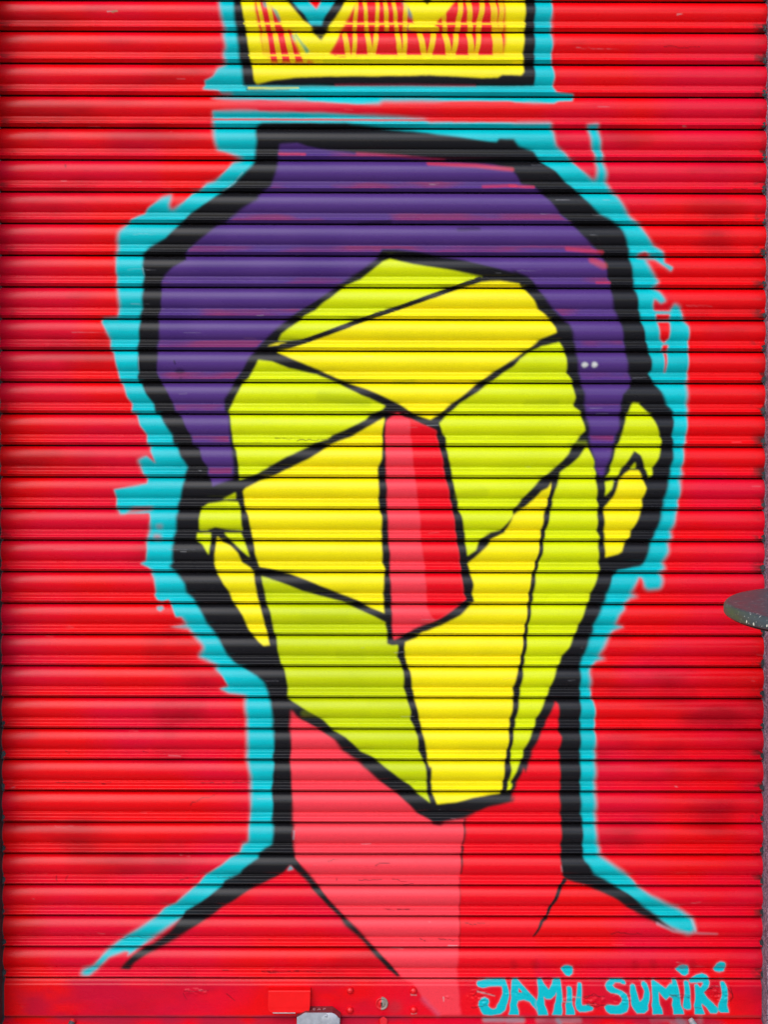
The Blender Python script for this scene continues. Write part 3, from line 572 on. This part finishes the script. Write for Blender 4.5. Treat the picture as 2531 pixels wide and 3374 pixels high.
def strip_mesh(name, prof, v_top, v_bot, xl, xr, ncol, seed, origin, seam_shade=None):
    xs = np.linspace(xl, xr, ncol); u = CU + xs / MM
    zt = wall_z(v_top + seam_tilt(v_top) * (u - CU) / CU); zb = wall_z(v_bot + seam_tilt(v_bot) * (u - CU) / CU)
    nr = len(prof)
    g = np.random.default_rng(seed)
    wav = np.interp(xs, np.linspace(xl, xr, 14), g.normal(0, 1, 14)) * 0.00035 + np.interp(xs, np.linspace(xl, xr, 60), g.normal(0, 1, 60)) * 0.00005
    k = np.ones(9) / 9; wav = np.convolve(np.pad(wav, 4, mode='edge'), k, 'valid')
    zf, d = prof[:, 0], prof[:, 1] + (g.normal(0, 0.0007) * (prof[:, 0] - 0.5) if seam_shade and seam_shade[1] < 0.99 else 0)
    Z = zt[None, :] + (zb - zt)[None, :] * zf[:, None]
    Y = -(d[:, None] + wav[None, :])
    X = np.broadcast_to(xs[None, :], Z.shape)
    P = np.stack([X, Y, Z], -1).reshape(-1, 3)
    uu, vv = project(P)
    bel = np.where(zf < 0.65, np.sin(np.pi * np.clip(zf / 0.65, 0, 1)), 0.6 * np.sin(np.pi * np.clip((zf - 0.65) / 0.33, 0, 1)))
    bel = np.repeat(bel, ncol); sh = np.interp(uu, [0, 900, 1300, 1700, 2531], [-2, 0, 2.5, 5, 5])
    C = sample(uu - sh * (bel - 0.5), vv)
    if seam_shade is not None:                    # lips inside the joints coloured near black to deepen the seam shade
        gz = np.repeat((zf < seam_shade[0]) | (zf > seam_shade[1]), ncol); C[gz] = (0.012, 0.008, 0.008)
    me = bpy.data.meshes.new(name); n = nr * ncol
    idx = np.arange(n).reshape(nr, ncol)
    q = np.stack([idx[:-1, :-1], idx[1:, :-1], idx[1:, 1:], idx[:-1, 1:]], -1).reshape(-1, 4)
    me.vertices.add(n); me.vertices.foreach_set('co', (P - np.array(origin)).astype(np.float32).ravel())
    me.loops.add(q.size); me.loops.foreach_set('vertex_index', q.ravel().astype(np.int32))
    me.polygons.add(len(q)); me.polygons.foreach_set('loop_start', np.arange(0, q.size, 4, dtype=np.int32))
    me.update(calc_edges=True)
    a = me.attributes.new('paint', 'FLOAT_COLOR', 'POINT')
    a.data.foreach_set('color', np.concatenate([np.clip(C, 0, 1), np.ones((n, 1))], 1).astype(np.float32).ravel())
    me.shade_smooth()
    me.materials.append(PAINT)
    return me
def edge_u(v):                              # pixel columns where the slats meet the guides
    t = v / PH; return -3 + 11 * t, 2524 - 9 * t

shutter = empty('roller_shutter', (0, 0, 0.0))
tag(shutter, 'closed roller shutter spray painted with a yellow faceted face in a purple hood on red', 'roller shutter')
PROF = slat_profile()
clip_mesh = None
for i in range(len(SEAM) - 1):
    v0, v1 = SEAM[i], SEAM[i + 1]
    ul, ur = edge_u(v0); xl, xr = (ul - CU) * MM + 0.001, (ur - CU) * MM - 0.001
    org = Vector((0, 0, float(wall_z((v0 + v1) / 2))))
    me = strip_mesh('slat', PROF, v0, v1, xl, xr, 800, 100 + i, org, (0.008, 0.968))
    s = link('slat', me, None, shutter, org)
    if clip_mesh is None:
        bm = bev_box(0.010, 0.010, 0.017, 0.003, 2); clip_mesh = bm_mesh('end_clip', bm); clip_mesh.materials.append(CLIP)
    if v1 > 0:
        for side, ue in ((1, ur), (-1, ul)):
            if side < 0 and v0 < 2300: continue
            g = random.Random(i * 3 + side)
            vv = v0 + (v1 - v0) * (0.845 + g.uniform(-.02, .02)) + seam_tilt(v0) * side
            p = at(ue - side * g.uniform(2, 5), vv, 0.009)
            o = link('end_clip', clip_mesh, None, s, p); o.rotation_euler = (g.uniform(-.2, .2), g.uniform(-.25, .25), 0); o.scale = (g.uniform(.7, 1.1), 1, g.uniform(.7, 1.15))

# bottom rail
VR0, VR1 = SEAM[-1], 3346.0
rail_prof = [(-0.05, -0.006), (-0.004, -0.002), (0.004, 0.0015), (0.03, 0.0022), (0.055, 0.0034), (0.085, 0.0066), (0.105, 0.0090), (0.125, 0.0102), (0.15, 0.0106)]
rail_prof += [(0.15 + 0.83 * k / 34, 0.0106) for k in range(1, 35)] + [(0.992, 0.0100), (1.0, 0.0085), (1.002, 0.004), (1.003, -0.002)]
ul, ur = edge_u(VR0); XL, XR = (ul + 4 - CU) * MM, (ur - 3 - CU) * MM
org = Vector((0, 0, float(wall_z((VR0 + VR1) / 2))))
def peel_up(me, origin):
    """curled, lifted paint flakes on the rail face: real relief on the dense sheet"""
    n = len(me.vertices); co = np.zeros(n * 3, np.float32); me.vertices.foreach_get('co', co); co = co.reshape(-1, 3)
    uu, vv = project(co + np.array(origin)); lift = np.zeros(n)
    spots = [(1575, 3290, 42, 34), (1960, 3300, 44, 22), (2050, 3290, 40, 20), (2240, 3283, 36, 10), (1880, 3296, 30, 14), (1700, 3272, 60, 8), (2380, 3275, 42, 30), (640, 3268, 46, 14), (1480, 3288, 14, 10)]
    nz = vnoise((200, 1300), 7, 3, 77)
    nu = nz[np.clip(vv - 3200, 0, 199).astype(int), np.clip(uu / 2, 0, 1299).astype(int)]
    for (cx, cy, rx, ry) in spots:
        r = np.hypot((uu - cx) / rx, (vv - cy) / ry); lift += np.where(r < 1, (nu - 0.38) * 0.007 * (1 - r ** 4), 0)
    co[:, 1] -= np.where((vv > 3243) & (vv < 3338), lift, 0).astype(np.float32)
    me.vertices.foreach_set('co', co.ravel()); me.update()
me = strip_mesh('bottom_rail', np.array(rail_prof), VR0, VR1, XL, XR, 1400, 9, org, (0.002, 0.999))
peel_up(me, org)
rail = link('bottom_rail', me, None, shutter, org)
# sloping ledge below the rail face
V2 = 3346.0; ledge_prof = [(-0.02, -0.003), (0.0, 0.001), (0.03, 0.003)] + [(0.03 + 0.24 * k / 12, 0.003 + 0.030 * k / 12) for k in range(1, 13)] + [(0.29, 0.0345), (0.32, 0.0350), (0.62, 0.0350), (0.80, 0.0350)]
org2 = Vector((0, 0, float(wall_z(3370))))
me = strip_mesh('base_ledge', np.array(ledge_prof), V2, V2 + 72, XL, XR, 900, 10, org2)
link('base_ledge', me, None, rail, org2)

# ---- fittings on the rail
def rivet_mesh():
    r = 0.0088; bm = lathe([(r, -0.002), (r, 0.0008), (r * .97, 0.0028), (r * .85, 0.0054), (r * .62, 0.0076), (r * .33, 0.0088), (0, 0.0092)], 24)
    bmesh.ops.rotate(bm, verts=bm.verts, matrix=Matrix.Rotation(R(90), 3, 'X')); me = bm_mesh('rivet', bm); me.materials.append(RED_GLOSS); return me
riv = rivet_mesh()
for (u, v) in ((1153.4, 3262), (1362.6, 3263), (1153, 3327), (1363, 3326)): link('rivet', riv, None, rail, at(u, v, 0.0108))
# pull tab: a flap folded out of the rail, leaning out towards its foot
def flap():
    bm = bmesh.new(); NX, rows = 24, [(3252, 0.0108, 0), (3261, 0.0262, 0), (3264, 0.0290, 0), (3268, 0.0300, 0), (3280, 0.0308, 0), (3292, 0.0317, 0), (3305, 0.0326, 0), (3317, 0.0334, .0), (3326, 0.0338, .25), (3331, 0.0342, .5), (3334, 0.0345, .75), (3336, 0.0346, .93), (3339.5, 0.0330, .96)]
    grid = []
    for v, d, rc in rows:
        t = (v - 3252) / 85; row = []
        for k in range(NX + 1):
            f = k / NX; ul_, ur_ = 884 - 2 * t, 1023 - 3 * t
            inset = 24 * (1 - math.sqrt(max(0, 1 - rc * rc))) 
            u = ul_ + inset + (ur_ - ul_ - 2 * inset) * f
            p = at(u, v, d); row.append(bm.verts.new((p.x, p.y, p.z)))
        grid.append(row)
    for r0, r1 in zip(grid[:-1], grid[1:]):
        for k in range(NX):
            f = bm.faces.new((r0[k], r1[k], r1[k + 1], r0[k + 1]))
            if r1 is grid[-1] and k < 17: f.material_index = 1
    bmesh.ops.recalc_face_normals(bm, faces=bm.faces)
    if sum(f.normal.y for f in bm.faces) > 0: bmesh.ops.reverse_faces(bm, faces=bm.faces)
    front = bm.faces[:]
    bmesh.ops.solidify(bm, geom=front, thickness=0.0032)
    c = at(953, 3300, 0.03)
    for f in bm.faces:
        m = f.calc_center_median(); f.smooth = False
    bmesh.ops.translate(bm, verts=bm.verts, vec=-c)
    me = bm_mesh('pull_tab', bm); me.materials.append(TAB_RED); me.materials.append(PALE); return me, c
TAB_RED = plain('bright_red_paint', (0.80, 0.0006, 0.002), (0.88, 0.001, 0.003), 40, (0.4, 0.55), 0, 0.15, 0.0006, 0.25)
me, c = flap(); link('pull_tab', me, None, rail, c)
# lock cylinder
def lock_paint():
    m, nt, b = new_mat('half_bared_lock'); tc = nt.nodes.new('ShaderNodeTexCoord'); sx = nt.nodes.new('ShaderNodeSeparateXYZ'); nt.links.new(tc.outputs['Object'], sx.inputs[0])
    n = noise(nt, 180, 3); ad = nt.nodes.new('ShaderNodeMath'); ad.operation = 'MULTIPLY_ADD'; nt.links.new(n.outputs[0], ad.inputs[0]); ad.inputs[1].default_value = 0.010; nt.links.new(sx.outputs[0], ad.inputs[2])
    f = rng(nt, ad.outputs[0], 0, 1, 0.003, 0.0045)
    mx = nt.nodes.new('ShaderNodeMixRGB'); nt.links.new(f, mx.inputs[0]); mx.inputs[1].default_value = (0.70, 0.002, 0.008, 1); mx.inputs[2].default_value = (0.27, 0.21, 0.17, 1)
    nt.links.new(mx.outputs[0], b.inputs['Base Color']); b.inputs['Roughness'].default_value = 0.45; bump(nt, b, n.outputs[0], 0.3, 0.001); return m
bm = lathe([(0.0152, -0.002), (0.0152, 0.0040), (0.0142, 0.0050), (0.0120, 0.0052), (0.0116, 0.0040), (0.0076, 0.0040), (0.0072, 0.0054), (0.0060, 0.0060), (0, 0.0061)], 32)
bmesh.ops.rotate(bm, verts=bm.verts, matrix=Matrix.Rotation(R(90), 3, 'X'))
pc = at(1258, 3305, 0.0108); link('lock_cylinder', bm_mesh('lock_cylinder', bm), lock_paint(), rail, pc)
bm = prism([(-0.0013, -0.0048), (0.0013, -0.0048), (0.0013, 0.0012), (0.002, 0.0026), (0.001, 0.0042), (-0.001, 0.0042), (-0.002, 0.0026), (-0.0013, 0.0012)], 0.0008, 0)
link('keyhole', bm_mesh('keyhole', bm), HOLE, rail, pc + Vector((-0.0006, -0.0060, 0)))
# hex bolt and two studs standing on the ledge
bm = bmesh.new(); bmesh.ops.create_cone(bm, cap_ends=True, segments=6, radius1=0.0108, radius2=0.0108, depth=0.009)
bmesh.ops.bevel(bm, geom=[e for e in bm.edges], offset=0.0009, segments=2, affect='EDGES')
o = link('hex_bolt', bm_mesh('hex_bolt', bm), RED_GLOSS, rail, at(1262, 3366, 0.024)); o.rotation_euler = (R(62), R(12), R(20))
def stud(u0, v0, u1, v1, d0, d1, r, ml):
    a = at(u0, v0, d0); b_ = at(u1, v1, d1); L_ = (b_ - a).length
    bm = lathe([(r, 0), (r, L_ * .86), (r * .8, L_ * .96), (r * .35, L_), (0, L_)], 16)
    o = link('stud', bm_mesh('stud', bm), ml, rail, a); o.rotation_euler = (b_ - a).to_track_quat('Z', 'Y').to_euler(); return o
def stud_paint(name, low, high, cut):
    m, nt, b = new_mat(name); tc = nt.nodes.new('ShaderNodeTexCoord'); sx = nt.nodes.new('ShaderNodeSeparateXYZ'); nt.links.new(tc.outputs['Object'], sx.inputs[0])
    f = rng(nt, sx.outputs[2], 0, 1, cut, cut + 0.002); mx = nt.nodes.new('ShaderNodeMixRGB'); nt.links.new(f, mx.inputs[0])
    mx.inputs[1].default_value = (*low, 1); mx.inputs[2].default_value = (*high, 1); nt.links.new(mx.outputs[0], b.inputs['Base Color']); b.inputs['Roughness'].default_value = 0.5; return m
stud(228, 3388, 241, 3357, 0.036, 0.022, 0.0075, stud_paint('stud_red_over_grey', (0.06, 0.06, 0.065), (0.6, 0.003, 0.008), 0.014))
stud(2300, 3392, 2274, 3356, 0.036, 0.022, 0.0068, stud_paint('stud_pale', (0.26, 0.27, 0.28), (0.40, 0.30, 0.30), 0.02))

# ------------------------------------------------------------------ guide at the left, granite pier at the right
def leaning_block(v_top, v_bot, side, depth, width):
    """upright block whose inner face follows the shutter edge"""
    bm = bmesh.new(); quad = []
    for v, z in ((v_top, None), (v_bot, 0.0)):
        ue = edge_u(v)[0 if side < 0 else 1]; x = (ue - CU) * MM
        z = float(wall_z(v)) if z is None else z
        quad.append([bm.verts.new((x, 0.04, z)), bm.verts.new((x, -depth, z)), bm.verts.new((x + side * width, -depth, z)), bm.verts.new((x + side * width, 0.04, z))])
    bm.faces.new(quad[0]); bm.faces.new(quad[1][::-1])
    for k in range(4): bm.faces.new((quad[0][k], quad[1][k], quad[1][(k + 1) % 4], quad[0][(k + 1) % 4]))
    bmesh.ops.recalc_face_normals(bm, faces=bm.faces)
    bmesh.ops.bevel(bm, geom=[e for e in bm.edges if abs(e.verts[0].co.z - e.verts[1].co.z) > 1], offset=0.004, segments=2, affect='EDGES')
    return bm
g = link('guide_rail', bm_mesh('guide_rail', leaning_block(-98, 3456, -1, 0.12, 0.09)), GUIDE, shutter, (0, 0, 0))  # made deep to shade the left slat ends, black for the shadowed reveal
g['label'] = 'black steel guide rail at the left edge, deepened to shade the slat ends'
bm = leaning_block(-98, 3456, 1, 0.055, 0.40)
bmesh.ops.subdivide_edges(bm, edges=[e for e in bm.edges if abs(e.verts[0].co.z - e.verts[1].co.z) > 1], cuts=260, use_grid_fill=True)
gr = random.Random(5)
for v in bm.verts: v.co.x += gr.uniform(-.0007, .0007); v.co.y += gr.uniform(-.0007, .0007)
pier = link('stone_pier', bm_mesh('stone_pier', bm), GRANITE)
tag(pier, 'speckled purple grey granite pier along the right edge of the shutter', 'pillar')

# ------------------------------------------------------------------ shutter lock block hooked over the rail
lk = empty('shutter_lock', at(1047, 3400, 0.036))
tag(lk, 'silver metal lock block with red stained top below the pull tab', 'lock')
def lockp(u, v, d=0.070): p = at(u, v, d); return p
tl = at(977, 3336, 0.043); tr = at(1121, 3336, 0.043); wz = tr.x - tl.x; cxk = (tl.x + tr.x) / 2; top = tl.z
H_ = top - 0.012
body_ol = [(-wz / 2, -H_), (wz / 2, -H_), (wz / 2, -0.014), (wz / 2 - 0.020, 0), (-wz / 2 + 0.020, 0), (-wz / 2, -0.011)]
link('body', bm_mesh('body', prism(body_ol, 0.030, 0.0012, 2)), STAINED, lk, Vector((cxk, -0.0115, top)))
face_ol = [(x * 0.985, z - 0.0008 if z > -0.02 else z + 0.001) for x, z in body_ol]
link('front_plate', bm_mesh('front_plate', prism(face_ol, 0.0022, 0.0006, 2)), STEEL, lk, Vector((cxk, -0.0417, top)))
bm = lathe([(0.0222, 0), (0.0222, 0.0016), (0.0215, 0.0022), (0, 0.0023)], 48); bmesh.ops.rotate(bm, verts=bm.verts, matrix=Matrix.Rotation(R(90), 3, 'X'))
pc = at(1088, 3367, 0.0440); link('keyhole_cover', bm_mesh('keyhole_cover', bm), STEEL, lk, pc)
bm = lathe([(0.0040, 0), (0.0040, 0.0012), (0.0032, 0.0024), (0.0016, 0.0031), (0, 0.0033)], 20); bmesh.ops.rotate(bm, verts=bm.verts, matrix=Matrix.Rotation(R(90), 3, 'X'))
link('rivet', bm_mesh('rivet', bm), STEEL, lk, at(1074, 3346, 0.0463))
tcv = bpy.data.curves.new('stamped_letters', 'FONT'); tcv.body = 'E A P'; tcv.size = 0.014; tcv.extrude = 0.0004; tcv.align_x = 'CENTER'; tcv.align_y = 'CENTER'
to = bpy.data.objects.new('tmp_letters', tcv); col.objects.link(to)
bpy.context.view_layer.update()
tme = bpy.data.meshes.new_from_object(to.evaluated_get(bpy.context.evaluated_depsgraph_get())); bpy.data.objects.remove(to)
o = link('stamped_letters', tme, plain('stamped_pale_red', (0.42, 0.20, 0.21), (0.55, 0.30, 0.31), 150, (0.4, 0.6), 0.3, 0), lk, Vector((cxk + 0.001, -0.027, top + 0.0004)))
o['label'] = 'letters stamped in the lock top'

# ------------------------------------------------------------------ round bar table in front of the pier
TD = 0.50
tt = at(2824, 1993, TD)                     # centre of the table top (out of frame)
tb = empty('bar_table', (tt.x, tt.y, 0.0))
tag(tb, 'round dark grey bar table top with chipped rim at the right edge', 'table')
Rr = 0.262; zt = tt.z
bm = lathe([(0, -0.026), (Rr - 0.030, -0.026), (Rr - 0.006, -0.026), (Rr - 0.002, -0.0252), (Rr - 0.0005, -0.0232), (Rr, -0.020), (Rr, -0.013), (Rr - 0.0010, -0.0085), (Rr - 0.003, -0.0048), (Rr - 0.0060, -0.0022), (Rr - 0.0095, -0.0006), (Rr - 0.013, 0), (Rr - 0.06, 0), (Rr - 0.13, 0), (0, 0)], 160)
link('table_top', bm_mesh('table_top', bm), LACQUER, tb, (tt.x, tt.y, zt))
bm = lathe([(0, -0.034), (Rr - 0.040, -0.034), (Rr - 0.014, -0.0315), (Rr - 0.007, -0.0285), (Rr - 0.008, -0.0262), (0, -0.0262)], 96)
link('under_ring', bm_mesh('under_ring', bm), HOLE, tb, (tt.x, tt.y, zt))
bm = lathe([(0.032, 0.02), (0.032, zt - 0.06), (0.06, zt - 0.035)], 32); link('column', bm_mesh('column', bm), GUIDE, tb, (tt.x, tt.y, 0))
bm = lathe([(0, 0.0), (0.22, 0.0), (0.222, 0.006), (0.21, 0.012), (0.06, 0.022), (0.034, 0.03), (0, 0.03)], 64); link('base', bm_mesh('base', bm), GUIDE, tb, (tt.x, tt.y, 0.0))
cm = plain('pale_chip', (0.6, 0.55, 0.42), (0.8, 0.76, 0.62), 300, (0.5, 0.7), 0, 0.1)
for (u, v, s_) in ((2462, 2048, 1.0), (2467, 2050, .5), (2485, 2056, 1.1), (2489, 2035, .5), (2529, 2062, .9)):
    # find the rim point under that pixel by marching along the ray
    r = px_ray(u, v); t = (DIST - TD - Rr * 0.9) / r[1]; hit = None
    for k in range(400):
        p = Vector((r[0] * t, r[1] * t - DIST, EYE + r[2] * t)); q = math.hypot(p.x - tt.x, p.y - tt.y)
        zz = p.z - zt
        prof = np.interp(-zz, [0.0006, 0.0022, 0.0048, 0.0085, 0.013, 0.02, 0.0255], [Rr - .0095, Rr - .006, Rr - .003, Rr - .001, Rr, Rr, Rr - .002])
        if -0.0255 < zz < -0.0005 and q < prof: hit = p; break
        t += 0.001
    if hit is None: continue
    bm = bmesh.new(); bmesh.ops.create_icosphere(bm, subdivisions=2, radius=0.0021 * s_)
    for vv in bm.verts: vv.co *= random.uniform(.8, 1.2); vv.co.z *= 1.5
    n = Vector((hit.x - tt.x, hit.y - tt.y, 0)).normalized()
    for vv in bm.verts: vv.co -= n * vv.co.dot(n) * 0.7
    link('paint_chip', bm_mesh('paint_chip', bm), cm, tb, hit)

# ------------------------------------------------------------------ ground
bm = bmesh.new(); bmesh.ops.create_grid(bm, x_segments=2, y_segments=2, size=60)
gnd = link('pavement', bm_mesh('pavement', bm), paving()); tag(gnd, kind='structure')
